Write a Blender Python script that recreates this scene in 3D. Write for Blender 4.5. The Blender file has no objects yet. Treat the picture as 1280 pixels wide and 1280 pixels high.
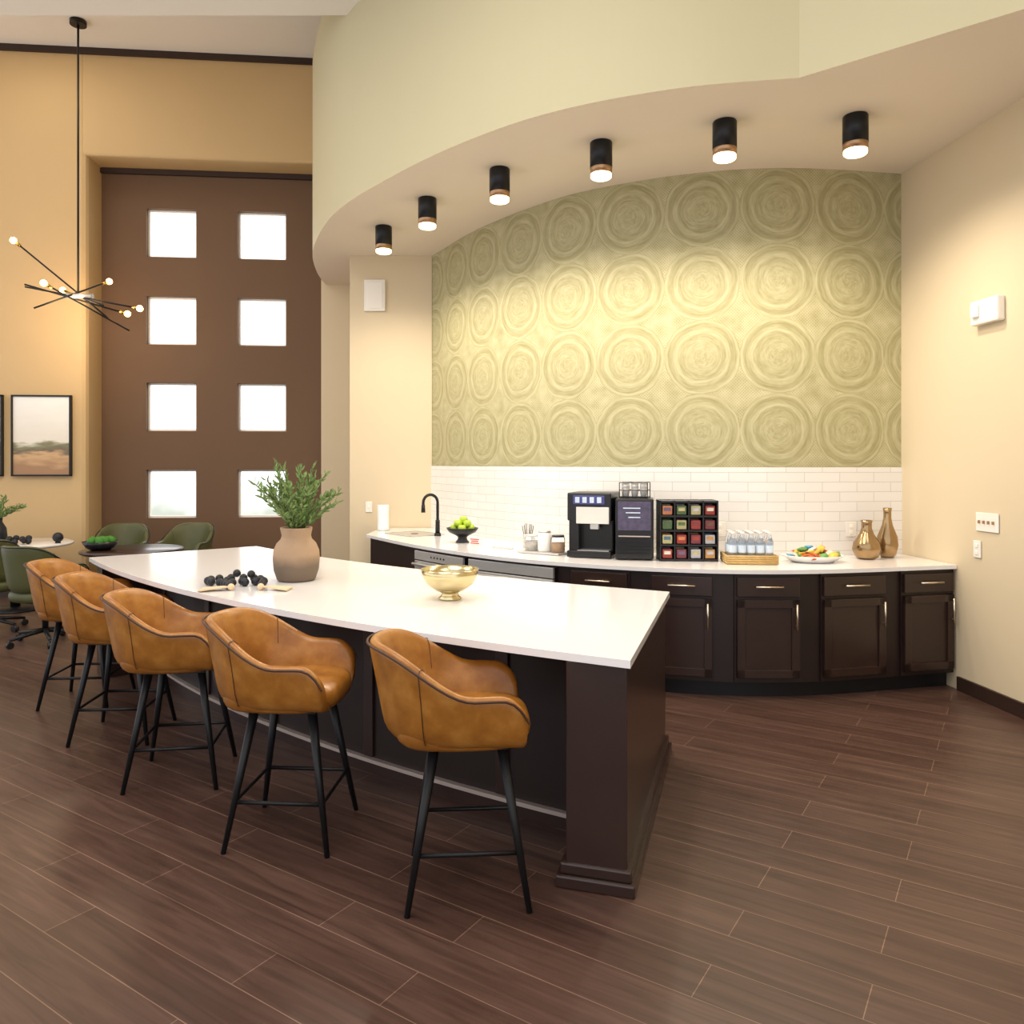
import bpy, bmesh, math, random
from mathutils import Vector, Matrix
from mathutils.geometry import tessellate_polygon
random.seed(7)
scene=bpy.context.scene
scene.view_settings.view_transform='Standard'
D=bpy.data
def link(o): scene.collection.objects.link(o); return o
def lin(c):
    return tuple(((x/255)/12.92 if x/255<=0.04045 else ((x/255+0.055)/1.055)**2.4) for x in c)+(1,)
# ---------------- materials
def mat(name,rgb,rough=0.5,metal=0.0,emit=0,noise=0.0,nscale=8,bump=0.0,trans=0,coat=0,alpha=1,emitc=None,ior=1.45):
    m=D.materials.new(name); m.use_nodes=True; nt=m.node_tree; b=nt.nodes['Principled BSDF']
    c=lin(rgb)
    b.inputs['Base Color'].default_value=c; b.inputs['Roughness'].default_value=rough; b.inputs['Metallic'].default_value=metal
    b.inputs['IOR'].default_value=ior
    if trans: b.inputs['Transmission Weight'].default_value=trans
    if coat: b.inputs['Coat Weight'].default_value=coat; b.inputs['Coat Roughness'].default_value=0.15
    if emit:
        b.inputs['Emission Color'].default_value=lin(emitc or rgb); b.inputs['Emission Strength'].default_value=emit
    if alpha<1: b.inputs['Alpha'].default_value=alpha
    if noise or bump:
        tc=nt.nodes.new('ShaderNodeTexCoord'); n=nt.nodes.new('ShaderNodeTexNoise'); n.inputs['Scale'].default_value=nscale; n.inputs['Detail'].default_value=5
        nt.links.new(tc.outputs['Object'],n.inputs['Vector'])
        if noise:
            mx=nt.nodes.new('ShaderNodeMix'); mx.data_type='RGBA'
            mx.inputs[6].default_value=tuple(x*(1-noise) for x in c[:3])+(1,); mx.inputs[7].default_value=tuple(min(1,x*(1+noise)) for x in c[:3])+(1,)
            nt.links.new(n.outputs['Fac'],mx.inputs[0]); nt.links.new(mx.outputs[2],b.inputs['Base Color'])
        if bump:
            bp=nt.nodes.new('ShaderNodeBump'); bp.inputs['Strength'].default_value=bump; bp.inputs['Distance'].default_value=0.01
            nt.links.new(n.outputs['Fac'],bp.inputs['Height']); nt.links.new(bp.outputs[0],b.inputs['Normal'])
    return m
M={}
M['gold_wall']=mat('paint_warm_gold',(198,168,122),0.7,noise=0.03,nscale=2)
M['cream']=mat('paint_cream',(212,195,164),0.7,noise=0.02,nscale=2)
M['olive']=mat('paint_soft_olive',(196,188,154),0.7,noise=0.02,nscale=2)
M['soffit']=mat('paint_soffit',(230,218,202),0.75,noise=0.02,nscale=2)
M['ceil']=mat('paint_ceiling_white',(240,235,226),0.8,noise=0.01)
M['brown_wall']=mat('paint_chocolate',(104,78,56),0.7,noise=0.04,nscale=2)
M['espresso']=mat('espresso_wood',(48,31,25),0.30,noise=0.25,nscale=6,coat=0.2)
M['espresso_d']=mat('espresso_wood_dark',(36,23,20),0.4,noise=0.2,nscale=6)
M['trim_dark']=mat('trim_dark_brown',(52,36,30),0.4,noise=0.1)
M['quartz']=mat('white_quartz',(238,235,234),0.16,noise=0.015,nscale=60,coat=0.3)
def leather_mat():
    m=mat('caramel_leather',(166,104,40),0.38,coat=0.08); nt=m.node_tree; b=nt.nodes['Principled BSDF']; L=nt.links.new
    tc=nt.nodes.new('ShaderNodeTexCoord'); n=nt.nodes.new('ShaderNodeTexNoise'); n.inputs['Scale'].default_value=7; n.inputs['Detail'].default_value=8; n.inputs['Roughness'].default_value=0.6
    L(tc.outputs['Object'],n.inputs['Vector']); r=nt.nodes.new('ShaderNodeValToRGB'); e=r.color_ramp.elements
    e[0].position=0.28; e[0].color=lin((128,78,22)); e[1].position=0.75; e[1].color=lin((184,130,60)); x=e.new(0.5); x.color=lin((156,100,34))
    L(n.outputs['Fac'],r.inputs[0]); L(r.outputs[0],b.inputs['Base Color'])
    n2=nt.nodes.new('ShaderNodeTexNoise'); n2.inputs['Scale'].default_value=60; L(tc.outputs['Object'],n2.inputs['Vector'])
    ad=nt.nodes.new('ShaderNodeMath'); ad.operation='MULTIPLY_ADD'; ad.inputs[1].default_value=0.25; L(n2.outputs['Fac'],ad.inputs[0]); L(n.outputs['Fac'],ad.inputs[2])
    bp=nt.nodes.new('ShaderNodeBump'); bp.inputs['Strength'].default_value=0.22; bp.inputs['Distance'].default_value=0.01; L(ad.outputs[0],bp.inputs['Height']); L(bp.outputs[0],b.inputs['Normal'])
    return m
M['leather']=leather_mat()
M['piping']=mat('dark_piping',(66,38,18),0.5,noise=0.1)
M['black']=mat('black_metal',(26,26,28),0.4,metal=0.3,noise=0.1)
M['blackp']=mat('black_plastic',(22,21,23),0.3,noise=0.1)
M['steel']=mat('brushed_steel',(206,204,200),0.38,metal=0.7,noise=0.05,nscale=30)
M['steel_glint']=mat('satin_slat_and_glint',(200,184,174),0.35,metal=0.4,noise=0.05,nscale=30)  # satin metal for one vent slat, and the painted glint along the island base
M['brass']=mat('brass',(205,172,96),0.22,metal=1,noise=0.05)
M['champ']=mat('champagne_gold',(218,202,156),0.22,metal=1,noise=0.05)
M['nickel']=mat('handle_nickel',(225,212,190),0.3,metal=1,noise=0.03)
M['green_l']=mat('olive_leather',(78,80,46),0.45,noise=0.15,bump=0.1)
M['white']=mat('white_plastic',(236,230,220),0.4,noise=0.01)
M['leaf']=mat('leaf_green',(116,142,80),0.55,noise=0.4,nscale=14)
M['stem']=mat('stem_brown',(92,90,56),0.6,noise=0.1)
M['apple']=mat('green_apple',(170,196,60),0.35,noise=0.15,nscale=10)
M['limeb']=mat('green_ball',(60,120,34),0.7,noise=0.3)
M['bead']=mat('black_bead',(30,32,38),0.5,noise=0.2,nscale=20)
M['jute']=mat('jute_tassel',(220,194,160),0.9,noise=0.2,nscale=40)
M['wicker']=mat('wicker',(200,166,106),0.7,noise=0.3,nscale=40,bump=0.6)
M['glass']=mat('clear_plastic',(245,248,252),0.05,trans=0.9,ior=1.3)
M['label']=mat('bottle_label',(210,225,240),0.5,noise=0.05)
M['glow']=mat('lamp_lens',(255,236,200),0.4,emit=6,emitc=(255,226,180))
M['bulb']=mat('bulb_glow',(255,200,120),0.4,emit=22,emitc=(255,190,110))
M['screen']=mat('screen_glow',(60,60,110),0.2,emit=0.5,noise=0.6,nscale=40)
M['screen2']=mat('menu_screen',(70,62,84),0.2,emit=0.25,noise=0.7,nscale=25)
M['paper']=mat('paper_towel',(244,240,234),0.9,noise=0.02)
M['copperband']=mat('copper_band',(176,140,104),0.35,metal=0.8,noise=0.05)
M['ceramic']=mat('white_ceramic',(240,238,234),0.2,noise=0.01)
M['red']=mat('red_print',(190,50,40),0.5,noise=0.05)
M['bronze']=mat('bronze_glass',(164,136,98),0.16,metal=0.85,noise=0.35,nscale=7)

def vase_mat():
    m=mat('clay_two_tone',(150,120,96),0.75,bump=0.3,nscale=20); nt=m.node_tree; b=nt.nodes['Principled BSDF']
    tc=nt.nodes.new('ShaderNodeTexCoord'); sp=nt.nodes.new('ShaderNodeSeparateXYZ'); n=nt.nodes.new('ShaderNodeTexNoise'); n.inputs['Scale'].default_value=10
    ad=nt.nodes.new('ShaderNodeMath'); ad.operation='MULTIPLY_ADD'; ad.inputs[1].default_value=0.05
    nt.links.new(tc.outputs['Object'],sp.inputs[0]); nt.links.new(tc.outputs['Object'],n.inputs['Vector'])
    nt.links.new(n.outputs['Fac'],ad.inputs[0]); nt.links.new(sp.outputs['Z'],ad.inputs[2])
    r=nt.nodes.new('ShaderNodeValToRGB'); r.color_ramp.elements[0].position=0.12; r.color_ramp.elements[0].color=lin((116,100,84))
    r.color_ramp.elements[1].position=0.19; r.color_ramp.elements[1].color=lin((168,140,112))
    nt.links.new(ad.outputs[0],r.inputs[0]); nt.links.new(r.outputs[0],b.inputs['Base Color']); return m
M['clay']=vase_mat()

def art_mat():
    m=mat('landscape_print',(200,190,175),0.6); nt=m.node_tree; b=nt.nodes['Principled BSDF']
    tc=nt.nodes.new('ShaderNodeTexCoord'); sp=nt.nodes.new('ShaderNodeSeparateXYZ'); n=nt.nodes.new('ShaderNodeTexNoise'); n.inputs['Scale'].default_value=3; n.inputs['Detail'].default_value=6
    mp=nt.nodes.new('ShaderNodeMapping'); mp.inputs['Scale'].default_value=(1,1,4)
    ad=nt.nodes.new('ShaderNodeMath'); ad.operation='MULTIPLY_ADD'; ad.inputs[1].default_value=0.35
    nt.links.new(tc.outputs['Object'],sp.inputs[0]); nt.links.new(tc.outputs['Object'],mp.inputs[0]); nt.links.new(mp.outputs[0],n.inputs['Vector'])
    nt.links.new(n.outputs['Fac'],ad.inputs[0]); nt.links.new(sp.outputs['Z'],ad.inputs[2])
    r=nt.nodes.new('ShaderNodeValToRGB'); e=r.color_ramp.elements
    mr=nt.nodes.new('ShaderNodeMapRange'); mr.inputs[1].default_value=-0.3; mr.inputs[2].default_value=0.7
    nt.links.new(ad.outputs[0],mr.inputs[0])
    e[0].position=0.08; e[0].color=lin((160,124,92)); e[1].position=0.9; e[1].color=lin((236,234,228))
    for p,c in ((0.22,(200,164,122)),(0.28,(110,98,80)),(0.36,(132,130,98)),(0.42,(226,218,204))):
        x=e.new(p); x.color=lin(c)
    nt.links.new(mr.outputs[0],r.inputs[0]); nt.links.new(r.outputs[0],b.inputs['Base Color']); return m
M['art']=art_mat()

def floor_mat():
    m=mat('wood_plank_floor',(90,62,52),0.36); nt=m.node_tree; b=nt.nodes['Principled BSDF']; L=nt.links.new
    tc=nt.nodes.new('ShaderNodeTexCoord'); mp=nt.nodes.new('ShaderNodeMapping'); mp.inputs['Rotation'].default_value=(0,0,math.radians(33))
    L(tc.outputs['Object'],mp.inputs[0])
    br=nt.nodes.new('ShaderNodeTexBrick'); br.inputs['Scale'].default_value=1; br.inputs['Brick Width'].default_value=1.25; br.inputs['Row Height'].default_value=0.185
    br.inputs['Mortar Size'].default_value=0.0016; br.inputs['Mortar Smooth'].default_value=0.1; br.inputs['Bias'].default_value=0
    br.inputs['Color1'].default_value=lin((75,54,46)); br.inputs['Color2'].default_value=lin((88,66,57)); br.inputs['Mortar'].default_value=lin((136,110,94)); br.offset=0.37
    L(mp.outputs[0],br.inputs['Vector'])
    mp2=nt.nodes.new('ShaderNodeMapping'); mp2.inputs['Scale'].default_value=(1.0,14,1); L(mp.outputs[0],mp2.inputs[0])
    n=nt.nodes.new('ShaderNodeTexNoise'); n.inputs['Scale'].default_value=2; n.inputs['Detail'].default_value=8; n.inputs['Distortion'].default_value=0.8; L(mp2.outputs[0],n.inputs['Vector'])
    r=nt.nodes.new('ShaderNodeValToRGB'); r.color_ramp.elements[0].position=0.28; r.color_ramp.elements[0].color=(0.55,0.5,0.47,1); r.color_ramp.elements[1].position=0.72; r.color_ramp.elements[1].color=(1.25,1.22,1.2,1); L(n.outputs['Fac'],r.inputs[0])
    mx=nt.nodes.new('ShaderNodeMix'); mx.data_type='RGBA'; mx.blend_type='MULTIPLY'; mx.inputs[0].default_value=1; L(br.outputs['Color'],mx.inputs[6]); L(r.outputs[0],mx.inputs[7])
    L(mx.outputs[2],b.inputs['Base Color'])
    bp=nt.nodes.new('ShaderNodeBump'); bp.inputs['Strength'].default_value=0.1; bp.inputs['Distance'].default_value=0.004; L(n.outputs['Fac'],bp.inputs['Height']); L(bp.outputs[0],b.inputs['Normal'])
    return m
M['floor']=floor_mat()

def math_node(nt,op,a=None,b=None,c=None):
    n=nt.nodes.new('ShaderNodeMath'); n.operation=op
    for i,x in enumerate((a,b,c)):
        if x is None: continue
        if isinstance(x,(int,float)): n.inputs[i].default_value=x
        else: nt.links.new(x,n.inputs[i])
    return n.outputs[0]
def wallpaper_mat(s0):
    m=mat('medallion_wallpaper',(190,184,120),0.6); nt=m.node_tree; b=nt.nodes['Principled BSDF']; L=nt.links.new; F=lambda *a: math_node(nt,*a)
    P=0.603
    uv=nt.nodes.new('ShaderNodeUVMap'); sp=nt.nodes.new('ShaderNodeSeparateXYZ'); L(uv.outputs[0],sp.inputs[0])
    u=F('DIVIDE',F('SUBTRACT',sp.outputs['X'],s0-P*10.5),P); v=F('DIVIDE',F('SUBTRACT',sp.outputs['Y'],1.617-P*3),P)
    fu=F('SUBTRACT',F('FRACT',u),0.5); fv=F('SUBTRACT',F('FRACT',v),0.5)
    cell=nt.nodes.new('ShaderNodeCombineXYZ'); L(F('FLOOR',u),cell.inputs[0]); L(F('FLOOR',v),cell.inputs[1])
    wn=nt.nodes.new('ShaderNodeTexWhiteNoise'); wn.noise_dimensions='3D'; L(cell.outputs[0],wn.inputs['Vector'])
    d=F('MULTIPLY',F('SQRT',F('ADD',F('MULTIPLY',fu,fu),F('MULTIPLY',fv,fv))),1.96)
    nz=nt.nodes.new('ShaderNodeTexNoise'); nz.inputs['Scale'].default_value=6; L(uv.outputs[0],nz.inputs['Vector'])
    dd=F('ADD',d,F('MULTIPLY',F('SUBTRACT',nz.outputs['Fac'],0.5),0.10))
    ang=F('ARCTAN2',fu,fv)
    cv=nt.nodes.new('ShaderNodeCombineXYZ'); L(F('MULTIPLY',dd,22),cv.inputs[0]); L(F('MULTIPLY',F('SINE',ang),1.6),cv.inputs[1]); L(F('ADD',F('MULTIPLY',F('COSINE',ang),1.6),F('MULTIPLY',wn.outputs['Value'],30)),cv.inputs[2])
    st=nt.nodes.new('ShaderNodeTexNoise'); st.inputs['Scale'].default_value=1.0; st.inputs['Detail'].default_value=6; st.inputs['Roughness'].default_value=0.65; L(cv.outputs[0],st.inputs['Vector'])
    rr=nt.nodes.new('ShaderNodeValToRGB'); e=rr.color_ramp.elements; e[0].position=0; e[0].color=(0.45,)*3+(1,); e[1].position=1; e[1].color=(0.5,)*3+(1,)
    for p,c in ((0.15,0.38),(0.28,0.52),(0.44,0.42),(0.60,0.25),(0.66,0.75),(0.72,0.6),(0.78,0.22),(0.89,0.22),(0.93,0.75),(0.97,0.6),(0.99,0.2)):
        x=e.new(p); x.color=(c,c,c,1)
    L(dd,rr.inputs[0])
    t=F('ADD',F('MULTIPLY',rr.outputs[0],0.55),F('MULTIPLY',F('SUBTRACT',st.outputs['Fac'],0.31),1.2))
    h1=F('SINE',F('MULTIPLY',F('ADD',sp.outputs['X'],sp.outputs['Y']),260)); h2=F('SINE',F('MULTIPLY',F('SUBTRACT',sp.outputs['X'],sp.outputs['Y']),260))
    n2=nt.nodes.new('ShaderNodeTexNoise'); n2.inputs['Scale'].default_value=8; L(uv.outputs[0],n2.inputs['Vector'])
    hh=F('ADD',F('MULTIPLY',F('MAXIMUM',h1,h2),0.22),F('MULTIPLY',n2.outputs['Fac'],0.9))
    ins=F('LESS_THAN',dd,1.0)
    mxv=nt.nodes.new('ShaderNodeMix'); L(ins,mxv.inputs[0]); L(hh,mxv.inputs[2]); L(t,mxv.inputs[3])
    cr=nt.nodes.new('ShaderNodeValToRGB'); cr.color_ramp.elements[0].position=0.1; cr.color_ramp.elements[0].color=lin((140,133,88)); cr.color_ramp.elements[1].position=0.9; cr.color_ramp.elements[1].color=lin((194,187,150))
    L(mxv.outputs[0],cr.inputs[0]); L(cr.outputs[0],b.inputs['Base Color']); return m
def tile_mat():
    m=mat('white_subway_tile',(236,232,226),0.18); nt=m.node_tree; b=nt.nodes['Principled BSDF']; L=nt.links.new
    uv=nt.nodes.new('ShaderNodeUVMap'); br=nt.nodes.new('ShaderNodeTexBrick'); br.inputs['Scale'].default_value=1; br.inputs['Brick Width'].default_value=0.3; br.inputs['Row Height'].default_value=0.079
    br.inputs['Mortar Size'].default_value=0.003; br.inputs['Mortar Smooth'].default_value=0.3; br.inputs['Color1'].default_value=lin((230,227,222)); br.inputs['Color2'].default_value=lin((226,222,216)); br.inputs['Mortar'].default_value=lin((202,197,190))
    L(uv.outputs[0],br.inputs['Vector']); L(br.outputs['Color'],b.inputs['Base Color'])
    bp=nt.nodes.new('ShaderNodeBump'); bp.invert=True; bp.inputs['Strength'].default_value=0.35; bp.inputs['Distance'].default_value=0.004; L(br.outputs['Fac'],bp.inputs['Height']); L(bp.outputs[0],b.inputs['Normal']); return m
M['tile']=tile_mat()

# ---------------- mesh helpers
def finish(name,bm,m,parent=None,smooth=False,bevel=0,sub=0,loc=None,rot=None):
    me=D.meshes.new(name); bmesh.ops.recalc_face_normals(bm,faces=bm.faces[:]); bm.to_mesh(me); bm.free()
    o=D.objects.new(name,me); link(o)
    if m is not None: me.materials.append(m)
    if smooth:
        for p in me.polygons: p.use_smooth=True
    if bevel:
        md=o.modifiers.new('bevel','BEVEL'); md.width=bevel; md.segments=2; md.limit_method='ANGLE'
    if sub:
        md=o.modifiers.new('sub','SUBSURF'); md.levels=sub; md.render_levels=sub
    if loc is not None: o.location=loc
    if rot is not None: o.rotation_euler=rot
    if parent: o.parent=parent
    return o
def empty(name,loc=(0,0,0),rz=0):
    o=D.objects.new(name,None); link(o); o.location=loc; o.rotation_euler=(0,0,rz); o.empty_display_size=0.1; return o
def addbox(bm,c,s,rot=None):
    mtx=Matrix.Translation(Vector(c))@(rot.to_4x4() if rot else Matrix.Identity(4))@Matrix.Diagonal((s[0],s[1],s[2],1))
    bmesh.ops.create_cube(bm,size=1,matrix=mtx)
def box(name,c,s,m,parent=None,bevel=0,rz=0,rot=None):
    bm=bmesh.new(); addbox(bm,(0,0,0),s); return finish(name,bm,m,parent,bevel=bevel,loc=c,rot=rot or (0,0,rz))
def cyl(name,p0,p1,r0,r1,m,parent=None,seg=20,smooth=True):
    p0=Vector(p0);p1=Vector(p1);d=p1-p0
    bm=bmesh.new(); bmesh.ops.create_cone(bm,cap_ends=True,segments=seg,radius1=r0,radius2=r1,depth=d.length)
    o=finish(name,bm,m,parent,smooth=False,loc=(p0+p1)/2,rot=d.to_track_quat('Z','Y').to_euler())
    if smooth:
        for p in o.data.polygons: p.use_smooth=len(p.vertices)==4
    return o
def sph(name,c,r,m,parent=None,scale=(1,1,1),seg=16):
    bm=bmesh.new(); bmesh.ops.create_uvsphere(bm,u_segments=seg,v_segments=seg//2+2,radius=r); o=finish(name,bm,m,parent,smooth=True,loc=c); o.scale=scale; return o
def lathe(name,prof,m,parent=None,loc=(0,0,0),seg=36,sub=0,scale=(1,1,1)):
    bm=bmesh.new(); rings=[]
    for r,z in prof:
        if r<1e-5: rings.append([bm.verts.new((0,0,z))])
        else: rings.append([bm.verts.new((r*math.cos(2*math.pi*i/seg),r*math.sin(2*math.pi*i/seg),z)) for i in range(seg)])
    for a,b in zip(rings,rings[1:]):
        for i in range(seg):
            j=(i+1)%seg
            if len(a)==1 and len(b)==1: continue
            if len(a)==1: bm.faces.new((a[0],b[i],b[j]))
            elif len(b)==1: bm.faces.new((a[i],a[j],b[0]))
            else: bm.faces.new((a[i],a[j],b[j],b[i]))
    o=finish(name,bm,m,parent,smooth=True,sub=sub,loc=loc); o.scale=scale; return o
def tube(name,pts,r,m,parent=None,cyclic=False,radii=None):
    cu=D.curves.new(name,'CURVE'); cu.dimensions='3D'; cu.bevel_depth=r; cu.bevel_resolution=3; cu.use_fill_caps=True
    s=cu.splines.new('POLY'); s.points.add(len(pts)-1)
    for i,p in enumerate(pts):
        s.points[i].co=(*p,1)
        if radii: s.points[i].radius=radii[i]
    s.use_cyclic_u=cyclic; s.use_smooth=True
    cu.materials.append(m); o=D.objects.new(name,cu); link(o)
    if parent: o.parent=parent
    return o
def prism(name,poly,z0,z1,m,parent=None,m_under=None,bevel=0):
    bm=bmesh.new(); n=len(poly)
    lo=[bm.verts.new((p[0],p[1],z0)) for p in poly]; hi=[bm.verts.new((p[0],p[1],z1)) for p in poly]
    tris=tessellate_polygon([[Vector((p[0],p[1],0)) for p in poly]])
    for t in tris:
        for L_ in (lo,hi):
            try: bm.faces.new([L_[i] for i in t])
            except ValueError: pass
    for i in range(n):
        j=(i+1)%n; bm.faces.new((lo[i],lo[j],hi[j],hi[i]))
    bm.normal_update()
    o=finish(name,bm,m,parent)
    if m_under:
        o.data.materials.append(m_under)
        for p in o.data.polygons:
            if abs(p.normal.z)>0.9 and p.center.z<(z0+z1)/2: p.material_index=1
    if bevel:
        md=o.modifiers.new('bevel','BEVEL'); md.width=bevel; md.segments=2; md.limit_method='ANGLE'; md.angle_limit=math.radians(50)
    return o
def catmull(P,n=10):
    P=[Vector(p) for p in P]; out=[]
    E=[2*P[0]-P[1]]+P+[2*P[-1]-P[-2]]
    for i in range(1,len(E)-2):
        for k in range(n):
            t=k/n; a,b,c,d=E[i-1],E[i],E[i+1],E[i+2]
            out.append(0.5*((2*b)+(c-a)*t+(2*a-5*b+4*c-d)*t*t+(3*b-a-3*c+d)*t**3))
    out.append(P[-1]); return out
def offset(P,d):
    out=[]
    for i in range(len(P)):
        a=P[max(0,i-1)]; b=P[min(len(P)-1,i+1)]; t=(b-a).normalized(); out.append(P[i]+Vector((t.y,-t.x))*d)
    return out
def strip(name,P,z0,z1,m,parent=None):
    bm=bmesh.new(); uvl=bm.loops.layers.uv.new('UVMap'); s=0; S=[]
    for i,p in enumerate(P):
        if i: s+=(p-P[i-1]).length
        S.append(s)
    lo=[bm.verts.new((p.x,p.y,z0)) for p in P]; hi=[bm.verts.new((p.x,p.y,z1)) for p in P]
    for i in range(len(P)-1):
        f=bm.faces.new((lo[i],lo[i+1],hi[i+1],hi[i]))
        for l,(a,b) in zip(f.loops,((S[i],z0),(S[i+1],z0),(S[i+1],z1),(S[i],z1))): l[uvl].uv=(a,b)
        f.smooth=True
    return finish(name,bm,m,parent)

# ---------------- room shell
box('floor',(-2.2,4.2,-0.05),(14,15,0.1),M['floor'])
ZC=4.03
V2=lambda *a:Vector(a)
RW=lambda y:3.80-0.095*y
W=catmull([(-0.92,8.91),(-0.324,7.85),(0.43,6.95),(1.08,6.53),(1.69,6.31),(2.32,6.25),(RW(6.37),6.37)],12)
s_=0;s0=2.5
for a,b in zip(W,W[1:]):
    s_+=(b-a).length
    if (a.x-.335*a.y)*(b.x-.335*b.y)<=0: s0=s_
M['wallpaper']=wallpaper_mat(s0)
strip('wall_curved_wallpaper',W,0.0,ZC,M['wallpaper'])
strip('wall_curved_backsplash',offset(W,0.012),0.90,1.62,M['tile'])
prism('wall_column',[(-1.86,8.9),(-0.92,8.9),(-0.85,10.6),(-1.86,10.6)],0,ZC,M['cream'])
prism('wall_right',[(RW(6.9),6.9),(RW(-3),-3),(RW(-3)+0.15,-3),(RW(6.9)+0.15,6.9)],0,6.2,M['cream'])
prism('baseboard_right',[(RW(5.66),5.66),(RW(-3),-3),(RW(-3)-0.02,-3),(RW(5.66)-0.02,5.66)],0,0.1,M['trim_dark'])
S=catmull([(-2.5,10.5),(-2.42,9.6),(-2.2,8.6),(-1.67,7.35),(-0.91,6.33),(-0.235,5.63),(0.36,5.2),(1.07,4.91),(1.77,4.78)],10)
poly=[(p.x,p.y) for p in S]+[(RW(3.4)+.02,3.4),(RW(6.37)+.02,6.37)]+[(p.x,p.y+0.02) for p in reversed(W[:-1])]+[(-0.9,10.5)]
b=prism('wall_soffit_bulkhead',poly,ZC,6.2,M['olive'],m_under=M['soffit'])
box('ceiling_far',(-3.0,9.0,6.86),(13,4.6,0.1),M['ceil'])
box('ceiling_near',(-2.5,2.85,5.8),(13,8.5,0.1),M['ceil'])
box('ceiling_step',(-2.5,7.12,6.33),(13,0.04,0.96),M['ceil'])
BW=empty('wall_back',(-5.29,9.65,0),math.atan(0.095))
def lbox(name,x0,x1,y0,y1,z0,z1,m,bevel=0,parent=BW):
    return box(name,((x0+x1)/2,(y0+y1)/2,(z0+z1)/2),(x1-x0,y1-y0,z1-z0),m,parent,bevel)
lbox('wall_face',-4.2,0,0,0.55,0,6.8,M['gold_wall'],0.06)
lbox('wall_header',-0.06,4.6,0,0.42,5.48,6.8,M['gold_wall'],0.03)
lbox('wall_plain',2.80,4.4,0.43,0.55,0,5.5,M['cream'])
lbox('crown_trim',-4.2,4.6,-0.03,0,6.73,6.81,M['trim_dark'])
lbox('niche_trim',0,2.80,0.38,0.43,5.41,5.47,M['trim_dark'])
lbox('baseboard_left',-4.2,0,-0.02,0,0,0.12,M['trim_dark'])
bm=bmesh.new(); wx=[0.875,2.03]; wz=[1.247,2.387,3.517,4.66]; h=0.315
xs=[0];zs=[0]
for x in wx: xs+=[x-h,x+h]
xs.append(2.80)
for z in wz: zs+=[z-h,z+h]
zs.append(5.5)
for i in range(len(xs)-1):
    for j in range(len(zs)-1):
        if i%2==1 and j%2==1: continue
        addbox(bm,((xs[i]+xs[i+1])/2,0.49,(zs[j]+zs[j+1])/2),(xs[i+1]-xs[i],0.12,zs[j+1]-zs[j]))
bmesh.ops.remove_doubles(bm,verts=bm.verts[:],dist=1e-4)
finish('wall_chocolate',bm,M['brown_wall'],BW)
k=0
for x in wx:
    for z in wz:
        k+=1; bm=bmesh.new(); t=0.025
        addbox(bm,(x-h+t/2,0.52,z),(t,0.05,2*h)); addbox(bm,(x+h-t/2,0.52,z),(t,0.05,2*h)); addbox(bm,(x,0.52,z+h-t/2),(2*h,0.05,t)); addbox(bm,(x,0.52,z-h+t/2),(2*h,0.05,t))
        finish('window_%d'%k,bm,M['white'],BW)
def ext_mat():
    m=D.materials.new('overcast_daylight_with_trees'); m.use_nodes=True; nt=m.node_tree; nt.nodes.clear(); L=nt.links.new
    o=nt.nodes.new('ShaderNodeOutputMaterial'); e=nt.nodes.new('ShaderNodeEmission'); tc=nt.nodes.new('ShaderNodeTexCoord'); sp=nt.nodes.new('ShaderNodeSeparateXYZ'); n=nt.nodes.new('ShaderNodeTexNoise'); n.inputs['Scale'].default_value=1.5
    L(tc.outputs['Object'],sp.inputs[0]); L(tc.outputs['Object'],n.inputs['Vector'])
    a=math_node(nt,'MULTIPLY_ADD',n.outputs['Fac'],1.2,sp.outputs['Z']); mr=nt.nodes.new('ShaderNodeMapRange'); mr.inputs[1].default_value=-1.5; mr.inputs[2].default_value=-0.4
    L(a,mr.inputs[0]); mx=nt.nodes.new('ShaderNodeMix'); mx.data_type='RGBA'; mx.inputs[6].default_value=tuple(c*.34 for c in lin((222,228,214))[:3])+(1,); mx.inputs[7].default_value=(1,1,1,1); L(mr.outputs[0],mx.inputs[0])
    L(mx.outputs[2],e.inputs[0]); e.inputs[1].default_value=3.2; L(e.outputs[0],o.inputs[0]); return m
box('exterior_sky_backdrop',(-3.9,12.2,2.9),(9,0.05,8),ext_mat())

for X in (-5.80,-6.60):
    e=empty('framed_landscape_art',(X,9.65+0.095*(X+5.29)-0.03,1.99),math.atan(0.095)); bm=bmesh.new(); w,hh,t=0.68,0.98,0.02
    for c,s in (((-w/2,0,0),(t,0.05,hh+t)),((w/2,0,0),(t,0.05,hh+t)),((0,0,hh/2),(w+t,0.05,t)),((0,0,-hh/2),(w+t,0.05,t))): addbox(bm,c,s)
    finish('frame',bm,M['black'],e); box('canvas',(0,0.005,0),(w-t,0.03,hh-t),M['art'],e)

e=empty('wall_speaker',(-1.57,8.88,3.57)); box('frame',(0,0,0),(0.24,0.03,0.36),M['white'],e,0.006); box('grille',(0,-0.017,0),(0.18,0.01,0.30),M['ceil'],e,0.003)
def plate(name,loc,rz,n=1,w=0.075,hgt=0.12,outlet=False):
    e=empty(name,loc,rz); box('plate',(0,0,0),(w,0.008,hgt),M['white'],e,0.003)
    for i in range(n):
        x=(i-(n-1)/2)*0.046
        if outlet:
            for z in (-0.025,0.025): box('socket',(x,-0.006,z),(0.03,0.006,0.03),M['ceil'],e,0.004)
        else: box('toggle',(x,-0.009,0),(0.008,0.02,0.022),M['copperband'] if n>1 else M['ceil'],e)
    return e
plate('light_switch',(-1.64,8.893,1.15),0)
def rwpos(Y,z,off=0.008): return (RW(Y)-off,Y,z)
rz=math.radians(-90)+math.atan(0.095)
plate('light_switch',rwpos(5.36,1.245),rz,4,0.22,0.13)
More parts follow.
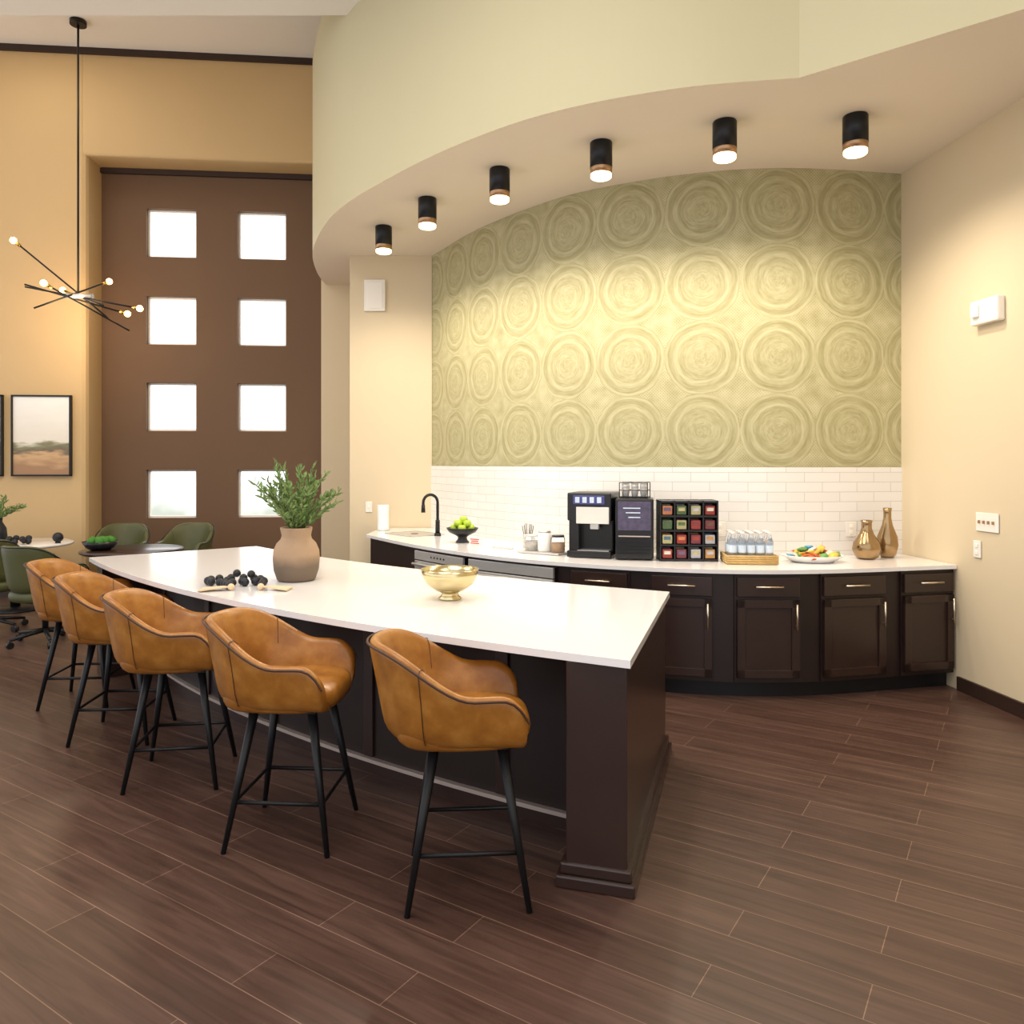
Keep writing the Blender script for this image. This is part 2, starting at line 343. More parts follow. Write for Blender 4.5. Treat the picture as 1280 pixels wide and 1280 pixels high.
plate('wall_outlet',rwpos(5.46,1.05),rz,1,0.075,0.12,True)
e=empty('alarm_strobe',rwpos(5.33,2.70,0.03),rz); box('body',(0,0,0),(0.27,0.06,0.17),M['white'],e,0.012); box('lens',(-0.07,-0.04,0.01),(0.07,0.03,0.09),M['ceramic'],e,0.01)
for ub in (0.270,0.435):
    i=min(range(len(W)),key=lambda i:abs(W[i].x/W[i].y-ub)); p=offset(W,0.018)[i]; t=(W[min(i+1,len(W)-1)]-W[i-1])
    plate('wall_outlet',(p.x,p.y,1.12),math.atan2(t.y,t.x),1,0.09,0.12,True)

# ---------------- ceiling downlights
for (x,y) in ((-1.29,7.8),(-0.76,6.97),(-0.10,6.27),(0.66,5.75),(1.48,5.40),(2.35,5.31)):
    e=empty('cylinder_downlight',(x,y,ZC))
    lathe('housing',[(0,0),(0.078,0),(0.083,-0.008),(0.083,-0.19),(0.081,-0.19)],M['black'],e,seg=32)
    lathe('band',[(0.081,-0.19),(0.0815,-0.235),(0.07,-0.235)],M['copperband'],e,seg=32)
    lathe('diffuser',[(0.0,-0.233),(0.077,-0.235),(0.077,-0.258),(0.068,-0.266),(0.05,-0.268),(0,-0.268)],M['glow'],e,seg=32)
    l=D.lights.new('downlight','SPOT'); l.energy=88; l.color=(1,0.88,0.71); l.spot_size=math.radians(160); l.spot_blend=0.75; l.shadow_soft_size=0.06
    lo=D.objects.new('spot',l); link(lo); lo.parent=e; lo.location=(0,0,-0.30)

# ---------------- back counter
F_=catmull([(-1.52,8.08),(-0.87,7.06),(-0.26,6.33),(0.36,5.84),(1.18,5.49),(2.05,5.42),(RW(5.68)-.005,5.68)],14)
BC=empty('back_counter_cabinet')
def ring(f,w): return [(p.x,p.y) for p in f]+[(p.x,p.y) for p in reversed(w)]
Wc=[V2(-1.5,8.88),V2(-0.95,8.88)]+[V2(p.x,min(p.y,8.885)) for p in offset(W,0.015)]
Wc[-1]=V2(RW(6.35)-.005,6.35)
prism('countertop',ring(F_,Wc),0.88,0.91,M['quartz'],BC,bevel=0.004)
def clampR(P): return [V2(min(p.x,RW(p.y)-.006),p.y) for p in P]
cabF=clampR(offset(F_,-0.05)); cabB=clampR(offset(F_,-0.55))
prism('carcass',ring(cabF,cabB),0.11,0.878,M['espresso_d'],BC)
prism('toe_kick',ring(clampR(offset(F_,-0.10)),cabB),0.0,0.11,M['black'],BC)
def atb(curve,u):
    t=(u-640)/970
    for a,b_ in zip(curve,curve[1:]):
        fa=a.x-t*a.y; fb=b_.x-t*b_.y
        if fa*fb<=0: return a+(b_-a)*(fa/(fa-fb))
    return curve[-1]
def section(u0,u1): 
    a=atb(cabF,u0); b_=atb(cabF,u1); d=(b_-a); L_=d.length; ang=math.atan2(d.y,d.x); c=(a+b_)/2; n=V2(d.y,-d.x).normalized()
    return c+n*0.012,ang,L_
def shaker(e,x0,x1,z0,z1,m,y=-0.012,rail=0.055):
    bm=bmesh.new(); T=0.02
    addbox(bm,((x0+x1)/2,y,(z0+z1)/2),(x1-x0,0.010,z1-z0))
    for c,s in ((((x0+rail/2),y-0.01,(z0+z1)/2),(rail,T,z1-z0)),((x1-rail/2,y-0.01,(z0+z1)/2),(rail,T,z1-z0)),(((x0+x1)/2,y-0.01,z1-rail/2),(x1-x0,T,rail)),(((x0+x1)/2,y-0.01,z0+rail/2),(x1-x0,T,rail))): addbox(bm,c,s)
    return finish('door',bm,m,e,bevel=0.002)
def handle(e,c,vert,L_=0.14):
    x,y,z=c; d=(0,0,L_/2) if vert else (L_/2,0,0)
    cyl('handle',(x-d[0],y-0.03,z-d[2]),(x+d[0],y-0.03,z+d[2]),0.007,0.007,M['nickel'],e,10)
    for s in (-0.7,0.7): cyl('handle_post',(x+d[0]*s,y,z+d[2]*s),(x+d[0]*s,y-0.03,z+d[2]*s),0.004,0.004,M['nickel'],e,8)
secs=[(714,788),(812,893),(917,1000),(1024,1105),(1124,1194)]
for i,(u0,u1) in enumerate(secs):
    c,a,L_=section(u0,u1); e=empty('cabinet_front',(c.x,c.y,0),a); e.parent=BC
    box('box',(0,0.02,0.495),(L_,0.05,0.76),M['espresso_d'],e)
    bm=bmesh.new(); addbox(bm,(0,-0.017,0.785),(L_-0.03,0.022,0.135)); finish('drawer',bm,M['espresso'],e,bevel=0.004)
    shaker(e,-L_/2+0.015,L_/2-0.015,0.15,0.695,M['espresso'])
    handle(e,(0,-0.028,0.79),False,0.19); handle(e,(L_/2-0.045,-0.032,0.58),True,0.18)
for (u0,u1,nm) in ((524,586,'dishwasher'),(590,698,'undercounter_fridge')):
    c,a,L_=section(u0,u1); e=empty(nm,(c.x,c.y,0),a)
    box('body',(0,0.0,0.49),(L_-0.01,0.05,0.74),M['blackp'],e)
    box('front',(0,-0.03,0.45),(L_-0.02,0.03,0.64),M['steel'],e,0.004)
    box('control_panel',(0,-0.03,0.82),(L_-0.02,0.03,0.08),M['steel'],e,0.003)
    cyl('handle',(-L_/2+0.05,-0.09,0.745),(L_/2-0.05,-0.09,0.745),0.013,0.013,M['steel'],e)
    for s in (-1,1): cyl('bracket',(s*(L_/2-0.07),-0.04,0.745),(s*(L_/2-0.07),-0.09,0.745),0.008,0.008,M['steel'],e,10)
    if nm=='dishwasher':
        for i in range(5): cyl('button',(-0.1+i*.05,-.044,.82),(-0.1+i*.05,-.05,.82),.008,.008,M['blackp'],e,10)
e=empty('sink',(-1.02,8.12,0.911),math.radians(-50)); bm=bmesh.new()
for c,s in (((0,-.19,0.004),(.52,.03,.008)),((0,.19,0.004),(.52,.03,.008)),((-.25,0,0.004),(.03,.36,.008)),((.25,0,0.004),(.03,.36,.008)),((0,0,0.002),(.5,.36,.003))): addbox(bm,c,s)
finish('rim',bm,M['steel'],e); cyl('drain',(0,0,0.002),(0,0,0.006),0.04,0.04,M['black'],e)
e=empty('kitchen_faucet',(-0.76,7.93,0.911),math.radians(200)); 
cyl('base',(0,0,0),(0,0,0.03),0.035,0.03,M['black'],e)
pts=[(0,0,0.02),(0,0,0.30)]+[(0.075-0.075*math.cos(a),0,0.34+0.08*math.sin(a)) for a in [math.pi*i/12 for i in range(0,13)]]+[(0.15,0,0.30)]
tube('spout',pts,0.015,M['black'],e); cyl('spray_head',(0.15,0,0.32),(0.15,0,0.24),0.018,0.022,M['black'],e); cyl('handle_body',(0,0,0.03),(0,0,0.16),0.024,0.022,M['black'],e); cyl('lever',(0,0,0.12),(0.02,0.08,0.16),0.008,0.006,M['black'],e)
e=empty('paper_towel_roll',(-1.42,8.55,0.911)); lathe('roll',[(0.02,0.01),(0.06,0.01),(0.062,0.02),(0.062,0.27),(0.06,0.28),(0.02,0.28)],M['paper'],e); cyl('foot',(0,0,0),(0,0,0.01),0.07,0.07,M['steel'],e)
def fruit_bowl(loc,sc=1,fm=M['apple'],name='fruit_bowl',n=8):
    e=empty(name,loc); e.scale=(sc,)*3
    lathe('bowl',[(0,0.0),(0.065,0.0),(0.06,0.01),(0.045,0.03),(0.043,0.05),(0.07,0.07),(0.125,0.095),(0.152,0.135),(0.146,0.137),(0.11,0.11),(0.05,0.09),(0,0.088)],M['blackp'],e)
    for i,(x,y,z) in enumerate(((-.075,0,.135),(0,-.07,.135),(.075,0,.135),(0,.07,.135),(-.04,-.03,.178),(.045,-.02,.175),(0,.04,.18),(0.01,0,.21))[:n]):
        lathe('apple',[(0,-0.028),(0.015,-0.036),(0.034,-0.02),(0.04,0.005),(0.03,0.03),(0.012,0.034),(0,0.024)],fm,e,(x,y,z),seg=16)
    return e
fruit_bowl((-0.465,7.28,0.911))
yaw=math.radians(-18)
e=empty('coffee_machine',(0.66,6.25,0.911),yaw)
w=0.35
box('body',(0,0.07,0.26),(w,0.30,0.50),M['blackp'],e,0.012)
box('head',(0,-0.11,0.40),(w,0.16,0.22),M['blackp'],e,0.01)
box('white_panel',(0.03,-0.195,0.335),(w-0.09,0.012,0.13),M['white'],e,0.003)
box('side_column',(-w/2+.05,-0.10,0.17),(0.08,0.14,0.26),M['blackp'],e,.006)
box('display',(0.0,-0.195,0.455),(w-0.10,0.012,0.07),M['screen'],e,0.003)
for i in range(4): box('icon',(-0.09+i*0.058,-0.203,0.455),(0.035,0.006,0.045),M['label'],e,0.002)
box('drip_tray',(0,-0.12,0.03),(w,0.16,0.05),M['blackp'],e,0.006); box('drip_grate',(0.03,-0.12,0.058),(w-0.10,0.12,0.006),M['steel'],e)
box('spout',(0.04,-0.15,0.25),(0.07,0.05,0.05),M['steel'],e,0.006)
e=empty('bean_grinder_machine',(0.965,6.10,0.911),math.radians(-10))
w=0.29
box('body',(0,0.0,0.24),(w,0.36,0.46),M['blackp'],e,0.012); box('menu_screen',(0,-0.185,0.34),(w-0.04,0.012,0.22),M['screen2'],e,0.003)
for i in range(6): box('vent',(0,-0.186,0.05+i*0.027),(w-0.05,0.012,0.008),M['steel_glint'] if i==5 else M['black'],e)
for i in range(3): box('menu_text',(-0.02+0.01*i,-0.1925,0.40-0.035*i),(0.13-0.02*i,0.002,0.008),M['label'],e)
e=empty('cup_rack',(0.97,6.13,1.382),yaw)
bm=bmesh.new(); addbox(bm,(0,0,0.005),(0.22,0.14,0.01)); 
for x in (-0.11,0.11):
    for y in (-0.07,0.07): addbox(bm,(x,y,0.06),(0.006,0.006,0.12))
for z in (0.06,0.12):
    for y in (-0.07,0.07): addbox(bm,(0,y,z),(0.22,0.006,0.006))
finish('rack',bm,M['black'],e)
for x in (-0.07,0,0.07):
    for q in range(3): lathe('cup',[(0,0),(0.022,0),(0.031,0.05),(0.033,0.052),(0.030,0.05),(0.02,0.004),(0,0.004)],M['ceramic'],e,(x,0,0.01+q*0.03),seg=20)
e=empty('tea_packet_organizer',(1.345,5.97,0.911),math.radians(-3)); w=0.44;hh=0.46
bm=bmesh.new(); addbox(bm,(0,0.1,hh/2),(w,0.02,hh))
for i in range(5): addbox(bm,(-w/2+0.006+i*(w-0.012)/4,0,hh/2),(0.012,0.2,hh))
for j in range(5): addbox(bm,(0,0,0.01+j*(hh-0.02)/4),(w,0.2,0.014))
finish('frame',bm,M['blackp'],e,bevel=0.002)
cols=[(160,64,54),(220,212,196),(90,112,74),(196,146,86),(110,96,124),(130,64,70),(84,112,132),(190,180,130),(116,82,64),(204,130,88),(186,186,190),(84,98,70)]
cm=[mat('packet_%d'%i,c,0.5,noise=0.35,nscale=30) for i,c in enumerate(cols)]
for i in range(4):
    for j in range(4):
        x=-w/2+0.006+(i+0.5)*(w-0.012)/4; z=0.018+j*(hh-0.02)/4
        box('packet',(x,-0.06,z+0.037),(0.075,0.05,0.07),cm[(i*5+j*7)%12],e,0.006); box('packet_label',(x,-0.087,z+0.045),(0.05,0.004,0.025),cm[(i*3+j*5+1)%12],e)
        box('packet',(x,0.0,z+0.042),(0.07,0.04,0.08),cm[(i*3+j*5+4)%12],e,0.006)
e=empty('water_bottle_basket',(1.77,5.80,0.911),math.radians(-5))
bm=bmesh.new(); addbox(bm,(0,0,0.006),(0.35,0.24,0.012))
for c,s in (((-.175,0,.03),(.014,.24,.06)),((.175,0,.03),(.014,.24,.06)),((0,-.12,.03),(.364,.014,.06)),((0,.12,.03),(.364,.014,.06))): addbox(bm,c,s)
finish('basket',bm,M['wicker'],e,bevel=0.005)
for z in (0.014,0.03,0.046,0.06): tube('weave',[(-.182,-.127,z),(.182,-.127,z),(.182,.127,z),(-.182,.127,z)],0.008,M['wicker'],e,True)
for ix in range(5):
    for iy in range(3):
        x=-0.132+ix*0.066; y=-0.075+iy*0.075
        lathe('bottle',[(0,0.012),(0.028,0.014),(0.030,0.03),(0.028,0.08),(0.030,0.13),(0.028,0.165),(0.013,0.21),(0.012,0.22)],M['glass'],e,(x,y,0.0),seg=16)
        cyl('cap',(x,y,0.218),(x,y,0.236),0.014,0.014,M['white'],e,14); lathe('label',[(0.0305,0.085),(0.031,0.14)],M['label'],e,(x,y,0),seg=16)
e=empty('snack_platter',(2.27,5.86,0.911)); lathe('platter',[(0,0),(0.15,0.0),(0.17,0.01),(0.23,0.045),(0.235,0.05),(0.228,0.052),(0.16,0.02),(0,0.012)],M['ceramic'],e,seg=48,scale=(1,0.7,1))
sc=[mat('snack_%d'%i,c,0.35,noise=0.25,nscale=25) for i,c in enumerate([(220,124,50),(80,150,184),(204,70,60),(226,190,80),(240,235,225),(104,158,84),(190,96,56),(236,226,206)])]
for i in range(50):
    a=random.random()*6.28; r=0.18*math.sqrt(random.random()); z=0.04+random.random()*0.09*(1-r/0.22)
    bm2=bmesh.new(); bmesh.ops.create_cube(bm2,size=1); bmesh.ops.subdivide_edges(bm2,edges=bm2.edges[:],cuts=2,use_grid_fill=True)
    for v in bm2.verts:
        f=1-(abs(v.co.x)*2)**3*0.85; v.co=Vector((v.co.x*0.075,v.co.y*0.045,v.co.z*0.025*f))
    finish('packet',bm2,random.choice(sc),e,smooth=True,loc=(r*math.cos(a),0.7*r*math.sin(a),z),rot=(random.uniform(-.5,.5),random.uniform(-.6,.6),random.random()*3.1))
def gvase(x,y,H,R,name='gold_vase'):
    e=empty(name,(x,y,0.911)); m=M['bronze']
    lathe('vase',[(0,0),(R*.55,0),(R*.8,H*.06),(R,H*.25),(R*.92,H*.42),(R*.5,H*.65),(R*.36,H*.8),(R*.36,H*.92),(R*.42,H),(R*.36,H),(R*.3,H*.9),(0,H*.85)],m,e)
gvase(2.755,6.03,0.30,0.105); gvase(2.96,6.12,0.39,0.08)
e=empty('condiment_tray',(0.27,6.42,0.911),math.radians(-35)); box('tray',(0,0,0.008),(0.40,0.22,0.014),M['steel'],e,0.004)
for i,x in enumerate((-0.13,0,0.13)):
    H_=(0.13,0.17,0.14)[i]
    lathe('jar',[(0,0.016),(0.055,0.016),(0.058,0.03),(0.058,H_-.01),(0.05,H_)],M['glass'] if i!=1 else M['ceramic'],e,(x,0,0),seg=20); lathe('contents',[(0,0.018),(0.05,0.018),(0.05,0.09),(0,0.095)],cm[(1,8,3)[i]],e,(x,0,0),seg=20)
    cyl('lid',(x,0,H_),(x,0,H_+.016),0.053,0.05,M['steel'] if i!=2 else M['blackp'],e)
e=empty('stirrer_cup',(0.14,6.85,0.911)); lathe('cup',[(0,0),(0.04,0),(0.045,0.12),(0.04,0.12),(0.036,0.01),(0,0.01)],M['steel'],e)
for i in range(9): cyl('stirrer',(0.02*math.cos(i),0.02*math.sin(i),0.02),(0.05*math.cos(i),0.05*math.sin(i),0.19+0.01*(i%3)),0.003,0.003,M['espresso'],e,6)
e=empty('serving_tongs',(-0.08,6.72,0.912),math.radians(-30)); 
for s in (-1,1): tube('arm',[(-0.1,0,0.01),(0,0.018*s,0.012),(0.1,0.012*s,0.006)],0.006,M['steel'],e)
e=empty('counter_sign',(-0.33,7.02,0.911),math.radians(-35)); box('card',(0,0,0.035),(0.13,0.02,0.07),M['white'],e,0.003)
for i in range(3): box('print',(0,-0.011,0.018+i*0.018),(0.10-0.02*(i%2),0.003,0.008),M['red'],e)

# ---------------- island
A=V2(.447,2.93);B=V2(-3.33,6.11);A2=V2(.912,4.49);B2=V2(-2.28,6.93)
def arc(a,b_,sag,n=40):
    d=b_-a; nn=V2(-0.647,-0.763); return [a+d*(i/n)+nn*(4*sag*(i/n)*(1-i/n)) for i in range(n+1)]
fr=arc(A,B,.285); bk=arc(A2,B2,.20)
IS=empty('kitchen_island')
prism('countertop',ring(fr,bk),0.88,0.912,M['quartz'],IS,bevel=0.004)
nv=V2(.647,.763)
fi=[p+nv*0.43 for p in fr][2:-1]
bi=[p-nv*0.05 for p in bk][1:-1]
prism('body',ring(fi,bi),0.0,0.879,M['espresso_d'],IS)
prism('base_rail',ring([p-nv*0.018 for p in fi],fi),0.0,0.06,M['espresso'],IS)
prism('base_glint_strip',ring([p-nv*0.03 for p in fi],fi),0.061,0.08,M['steel_glint'],IS)  # pale strip imitates light reflected off the shoe molding top
for j in range(5,len(fi)-3,7):
    p=fi[j]; d=(fi[j+1]-fi[j-1]); box('panel_stile',(p.x,p.y,0.48),(0.07,0.03,0.79),M['espresso'],IS,0.003,rz=math.atan2(d.y,d.x))
ee=(A2-A).normalized(); tt=V2(-ee.y,ee.x)
p0=A+ee*.05+tt*.02; p1=A2-ee*.05+tt*.02
def quad(g): return [tuple(p0-ee*g-tt*g),tuple(p1+ee*g-tt*g),tuple(p1+ee*g+tt*(.24+g)),tuple(p0-ee*g+tt*(.24+g))]
prism('end_wall',quad(0),0,0.879,M['espresso'],IS,bevel=0.004)
prism('end_base_low',quad(0.035),0,0.05,M['espresso'],IS,bevel=0.008); prism('end_base_high',quad(0.02),0.05,0.095,M['espresso'],IS,bevel=0.008)
ef=(B2-B).normalized(); tf=V2(ef.y,-ef.x)
q0=B+ef*.05+tf*.03; q1=B2-ef*.05+tf*.03
prism('far_end_wall',[tuple(q0),tuple(q1),tuple(q1+tf*.2),tuple(q0+tf*.2)],0,0.879,M['espresso'],IS,bevel=0.004)

# ---------------- bar stools
SEAMS=[]
def tub_meshes():
    path=[]; b_=0.262
    n1=9
    for i in range(n1): path.append((0.235-0.255*i/n1,-b_))
    for i in range(29):
        a=-math.pi/2-math.pi*i/28; path.append((-0.02+0.295*math.cos(a),b_*math.sin(a)))
    for i in range(1,n1+1): path.append((-0.02+0.255*i/n1,b_))
    n=len(path); bm=bmesh.new(); rows=[]; rim=[]
    for i,(x,y) in enumerate(path):
        a=path[max(0,i-1)]; c=path[min(n-1,i+1)]; t=Vector((c[0]-a[0],c[1]-a[1])).normalized(); nn=Vector((-t.y,t.x))
        if nn.dot(Vector((x-0.0,y)))<0: nn=-nn
        if x>0: nn=Vector((0,math.copysign(1,y)))
        f=max(0,min(1,(0.235-x)/0.55)); q=max(0,min(1,(f-.36)/(.97-.36))); hgt=0.812+0.168*(q*q*(3-2*q))
        if x>0.13: hgt-=0.085*((x-0.13)/0.105)**2.4
        lean=0.045*f
        prof=[(-.12,.588),(-.05,.597),(-.010,.63),(.006,.68),(.012+lean*.4,(.68+hgt)/2),(.014+lean,hgt-.022),(.004+lean,hgt-.003),(-.018+lean,hgt),(-.040+lean,hgt-.018),(-.052+lean*.5,(.68+hgt)/2),(-.062,.675),(-.075,.62)]
        row=[bm.verts.new((x+nn.x*o,y+nn.y*o,z)) for o,z in prof]; rows.append(row); rim.append((x+nn.x*(.017+lean),y+nn.y*(.017+lean),hgt-.014))
        if i in (13,n-14): SEAMS.append([(x+nn.x*(o+.001),y+nn.y*(o+.001),z+(.002 if k_ in(6,7) else 0)) for k_,(o,z) in enumerate(prof) if 1<=k_<=9])
    for a,c in zip(rows,rows[1:]):
        for k_ in range(len(a)-1): bm.faces.new((a[k_],c[k_],c[k_+1],a[k_+1]))
    bm.faces.new(rows[0]); bm.faces.new(rows[-1][::-1])
    bs=bmesh.new(); rings=[]
    for s,z in ((.02,.58),(.72,.58),(.93,.592),(1,.625),(1,.66),(.96,.685),(.85,.697),(.5,.70),(.02,.70)):
        r=[]
        for k_ in range(40):
            a=2*math.pi*k_/40; ca,sa=math.cos(a),math.sin(a); ex=0.62
            X=math.copysign(abs(ca)**ex,ca)*0.265; Y=math.copysign(abs(sa)**ex,sa)*0.235
            r.append(bs.verts.new((X*s-0.005,Y*s,z)))
        rings.append(r)
    for a,c in zip(rings,rings[1:]):
        for k_ in range(40):
            j=(k_+1)%40; bs.faces.new((a[k_],a[j],c[j],c[k_]))
    bs.faces.new(rings[0]); bs.faces.new(rings[-1])
    out=[]
    for nm,x in (('tub',bm),('seat',bs)):
        me=D.meshes.new(nm); bmesh.ops.recalc_face_normals(x,faces=x.faces[:]); x.to_mesh(me); x.free()
        for p in me.polygons: p.use_smooth=True
        out.append(me)
    return out,rim
(TUB,SEAT),RIM=tub_meshes()
GT,GS=TUB.copy(),SEAT.copy()
TUB.materials.append(M['leather']); SEAT.materials.append(M['leather']); GT.materials.append(M['green_l']); GS.materials.append(M['green_l'])
def tubparts(e,a,b_,dz,pm,dx=0,zs=1.0,dzs=None):
    dzs=dz if dzs is None else dzs
    for nm,me,dd,s in (('shell',a,dz,zs),('seat',b_,dzs,1)):
        o=D.objects.new(nm,me); link(o); o.parent=e; o.location=(dx,0,dd); o.scale=(1,1,s)
        md=o.modifiers.new('s','SUBSURF'); md.levels=1; md.render_levels=1
    tube('piping',[(x+dx,y,z*zs+dz) for x,y,z in RIM],0.0048,pm,e)
    for s_ in SEAMS: tube('seam',[(x+dx,y,z*zs+dz) for x,y,z in s_],0.0016,pm,e)
def stool(x,y,deg):
    e=empty('bar_stool',(x,y,0),math.radians(deg)); tubparts(e,TUB,SEAT,0,M['piping'],-0.015)
    T=0.125; Bt=0.225
    for i,(sx,sy) in enumerate(((1,1),(1,-1),(-1,-1),(-1,1))):
        cyl('leg_%d'%(i+1),(sx*T,sy*T,0.60),(sx*Bt,sy*Bt,0.0),0.021,0.011,M['black'],e,16)
    f=0.205/0.60; r=Bt+(T-Bt)*f
    tube('footrest',[(r,r,.205),(r,-r,.205),(-r,-r,.205),(-r,r,.205)],0.009,M['black'],e,True)
    box('seat_plate',(0,0,0.583),(0.30,0.30,0.015),M['black'],e)
for s in ((-.175,3.07,4),(-.985,3.50,-4),(-1.755,4.13,8),(-2.38,4.76,4),(-2.96,5.42,4)): stool(*s)
def swivel(x,y,deg):
    e=empty('swivel_chair',(x,y,0),math.radians(deg)); tubparts(e,GT,GS,-.20,M['black'],0,1.15,-.19)
    cyl('column',(0,0,0.10),(0,0,0.46),0.025,0.03,M['black'],e)
    for i in range(5):
        a=2*math.pi*i/5+.3; c,s=math.cos(a),math.sin(a)
        cyl('base_arm',(0,0,0.12),(c*.30,s*.30,0.075),0.022,0.014,M['black'],e,10)
        cyl('caster',(c*.30-s*.02,s*.30+c*.02,0.03),(c*.30+s*.02,s*.30-c*.02,0.03),0.03,0.03,M['blackp'],e,14)
        cyl('caster_stem',(c*.30,s*.30,0.03),(c*.30,s*.30,0.08),0.008,0.008,M['black'],e,8)
swivel(-4.30,7.15,75); swivel(-5.15,7.68,110); swivel(-4.60,9.12,-75); swivel(-3.86,9.15,-95)
def rtable(x,y,R,m,name='round_table'):
    e=empty(name,(x,y,0)); lathe('top',[(0,.715),(R-.02,.715),(R,.725),(R,.745),(R-.01,.75),(0,.75)],m,e,seg=56); cyl('pedestal',(0,0,0.03),(0,0,.715),.05,.05,M['black'],e); lathe('foot',[(0,0),(.3,0),(.3,.015),(.06,.035),(0,.035)],M['black'],e)
rtable(-4.0,8.18,.50,M['espresso']); rtable(-5.62,8.78,.58,M['quartz'])
e=empty('moss_bowl',(-4.28,8.07,.751)); lathe('bowl',[(0,0),(.09,0),(.14,.03),(.175,.09),(.168,.09),(.13,.04),(0,.03)],M['blackp'],e)
for i in range(12):
    a=i*2.4; r=.125*math.sqrt((i+.5)/12); sph('moss_ball',(r*math.cos(a),r*math.sin(a),.095),.042,M['limeb'],e,seg=12)
e=empty('bead_garland',(-5.46,8.6,.751))
for i in range(8): sph('bead',(0.10*math.cos(i*.785),0.08*math.sin(i*.785),.035+.03*(i%2)),.033,M['bead'],e,seg=12)
e=empty('decor_sphere',(-5.12,8.75,.751)); lathe('foot',[(0,0),(.03,0),(.03,.012),(0,.012)],M['bead'],e,seg=20); sph('ball',(0,0,.065),.056,M['bead'],e)
def plant(e,z0,n,H,spread,seed,leafn=16,ls=1.0):
    rnd=random.Random(seed); bm=bmesh.new()
    for i in range(n):
        a=rnd.random()*6.28; s=spread*(0.25+0.75*rnd.random()); hh=H*(0.5+0.5*rnd.random())*(1.05-0.35*s/spread)
        pts=[]
        for k_ in range(9):
            t=k_/8; pts.append(Vector((math.cos(a)*(0.02+s*t**1.5)+rnd.uniform(-.006,.006),math.sin(a)*(0.02+s*t**1.5)+rnd.uniform(-.006,.006),z0+hh*t-0.06*t*t*s/spread)))
        tube('stem',pts,0.0026,M['stem'],e)
        for k_ in range(leafn):
            t=0.2+0.8*k_/(leafn-1); q=t*8; j=min(7,int(q)); p=pts[j].lerp(pts[j+1],q-j); d=(pts[j+1]-pts[j]).normalized()
            for rep in range(2):
                out=Vector((rnd.uniform(-1,1),rnd.uniform(-1,1),rnd.uniform(-.3,1))); out=(out+d*0.9).normalized(); L_=rnd.uniform(.035,.06)*ls; w_=L_*.15
                side=out.cross(Vector((rnd.uniform(-1,1),rnd.uniform(-1,1),rnd.uniform(-1,1)))).normalized(); up=out.cross(side)
                v=[p,p+out*L_*.35+side*w_+up*.003,p+out*L_*.75+side*w_*.7,p+out*L_-up*.006,p+out*L_*.75-side*w_*.7,p+out*L_*.35-side*w_+up*.003]
                v=[bm.verts.new(c) for c in v]; bm.faces.new(v)
    finish('leaves',bm,M['leaf'],e)
e=empty('potted_plant',(-1.37,4.93,.913))
R=.145;H=.33
lathe('vase',[(0,0),(R*.72,0),(R*.82,.008),(R*.96,.07),(R,.14),(R*.97,.19),(R*.84,.235),(R*.66,.262),(R*.62,.285),(R*.68,.325),(R*.68,.335),(R*.6,.333),(R*.5,.30),(0,.27)],M['clay'],e,seg=48)
plant(e,.27,40,.56,.27,3,leafn=20)
e=empty('potted_plant',(-5.72,8.62,.751)); lathe('vase',[(0,0),(.06,0),(.1,.08),(.09,.18),(.05,.25),(.055,.29),(.045,.29),(0,.26)],M['bead'],e); plant(e,.25,22,.38,.26,5)
e=empty('gold_pedestal_bowl',(-.34,4.25,.913)); lathe('bowl',[(0,0),(.062,0),(.066,.006),(.05,.02),(.045,.035),(.08,.05),(.13,.085),(.152,.13),(.158,.165),(.152,.165),(.145,.13),(.12,.09),(.07,.06),(0,.05)],M['champ'],e,seg=48)
e=empty('bead_garland_with_tassels',(-1.66,4.72,.913))
pts=[]
for i in range(13): a=2*math.pi*i/13; pts.append((-.04+.16*math.cos(a),.04+.10*math.sin(a),0.025))
for i in range(4): pts.append((.15+.01*i,.0-.045*i,.025))
for i in range(3): pts.append((-.06+.03*i,-.08-.04*i,.025))
for p in pts: sph('bead',p,.025,M['bead'],e,seg=14)
for i in range(5): sph('bead',(-.08+.05*i,.02+.03*math.sin(i*2),.066 if i%2 else .026),.024,M['bead'],e,seg=14)
def tassel(p,d):
    p=Vector(p); d=Vector(d).normalized(); s=Vector((-d.y,d.x,0)); sph('tassel_knot',p,.02,M['jute'],e)
    for i in range(26):
        f=(i/25-.5)*1.0; q=p+d*.17+s*f*.11+Vector((0,0,-.012)); tube('strand',[p,p+d*.05+s*f*.04,q],.005,M['jute'],e)
tassel((.02,-.19,.02),(-1,-.1,0)); tassel((.19,-.18,.02),(1,0,0))

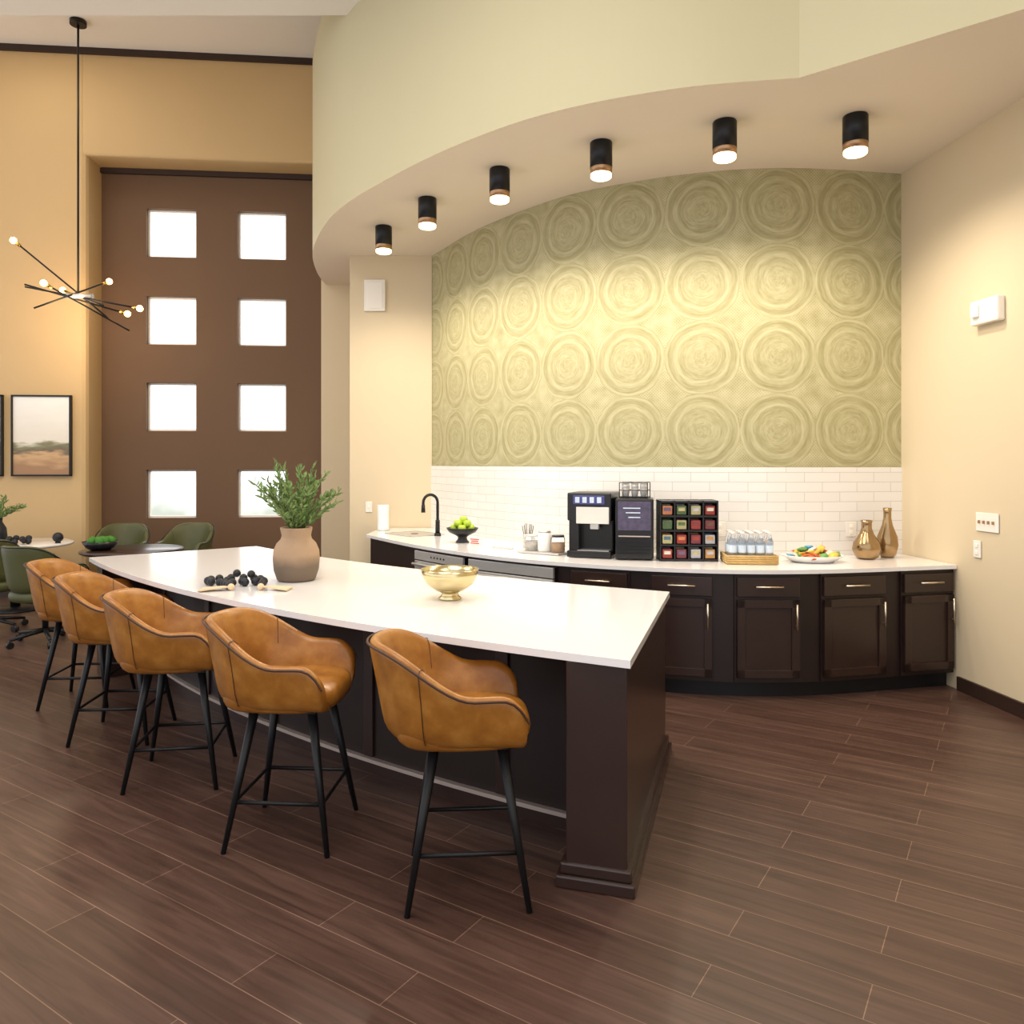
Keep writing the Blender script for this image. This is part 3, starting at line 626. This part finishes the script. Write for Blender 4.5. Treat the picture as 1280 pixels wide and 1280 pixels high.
# ---------------- chandelier
CX,CY,CZ=-5.06,9.05,3.61
e=empty('sputnik_chandelier',(CX,CY,CZ))
cyl('canopy',(0,0,3.15),(0,0,3.20),.09,.09,M['black'],e); cyl('rod',(0,0,0),(0,0,3.17),.012,.012,M['black'],e)
cyl('hub',(-.17,0,-.01),(.17,0,-.01),.03,.03,M['steel'],e)
arms=[((-.60,-.2,.56),(.30,.1,-.25)),((-.34,.3,.12),(.45,-.3,-.18)),((.18,.3,.22),(-.30,-.35,-.22)),((.74,-.1,-.17),(-.68,.1,.12)),((.42,.25,-.16),(-.5,-.2,.08)),((-.1,-.45,.02),(.5,.2,-.38))]
for i,(p,q) in enumerate(arms):
    cyl('arm_%d'%i,q,p,.010,.010,M['black'],e,10); P_=Vector(p); d=(P_-Vector(q)).normalized(); cyl('socket_%d'%i,P_-d*.06,P_,.018,.018,M['brass'],e,10); sph('bulb_%d'%i,P_+d*.03,.036,M['bulb'],e)
l=D.lights.new('chandelier_glow','POINT'); l.energy=40; l.color=(1,.76,.5); l.shadow_soft_size=.3; lo=D.objects.new('chandelier_light',l); link(lo); lo.parent=e; lo.location=(0,-.2,-.3)

# ---------------- lights
def area(name,loc,size,en,col,rot=(0,0,0)):
    l=D.lights.new(name,'AREA'); l.shape='SQUARE'; l.size=size; l.energy=en; l.color=col; o=D.objects.new(name,l); link(o); o.location=loc; o.rotation_euler=rot; return o
area('ceiling_fill_light',(-1.5,2.5,5.7),2.5,150,(1,.95,.88)); area('ceiling_fill_light',(-5.0,5.0,5.7),2.0,95,(1,.91,.80)); area('ceiling_fill_light',(1.8,1.2,5.7),2.0,60,(1,.95,.88)); area('ceiling_fill_light',(-5.5,8.2,6.75),1.2,26,(1,.88,.70))  # unseen area lamps added as fill below the ceilings, no fixtures modelled
w=D.worlds.new('world'); scene.world=w; w.use_nodes=True; bg=w.node_tree.nodes['Background']; bg.inputs[0].default_value=(.97,.97,1,1); bg.inputs[1].default_value=1.5

cam=D.cameras.new('camera'); co=D.objects.new('camera',cam); link(co); co.location=(0,0,1.66); co.rotation_euler=(math.radians(90),0,0)
cam.sensor_width=36; cam.lens=36*970/1280; cam.shift_y=-62/1280; cam.clip_start=.05
scene.camera=co
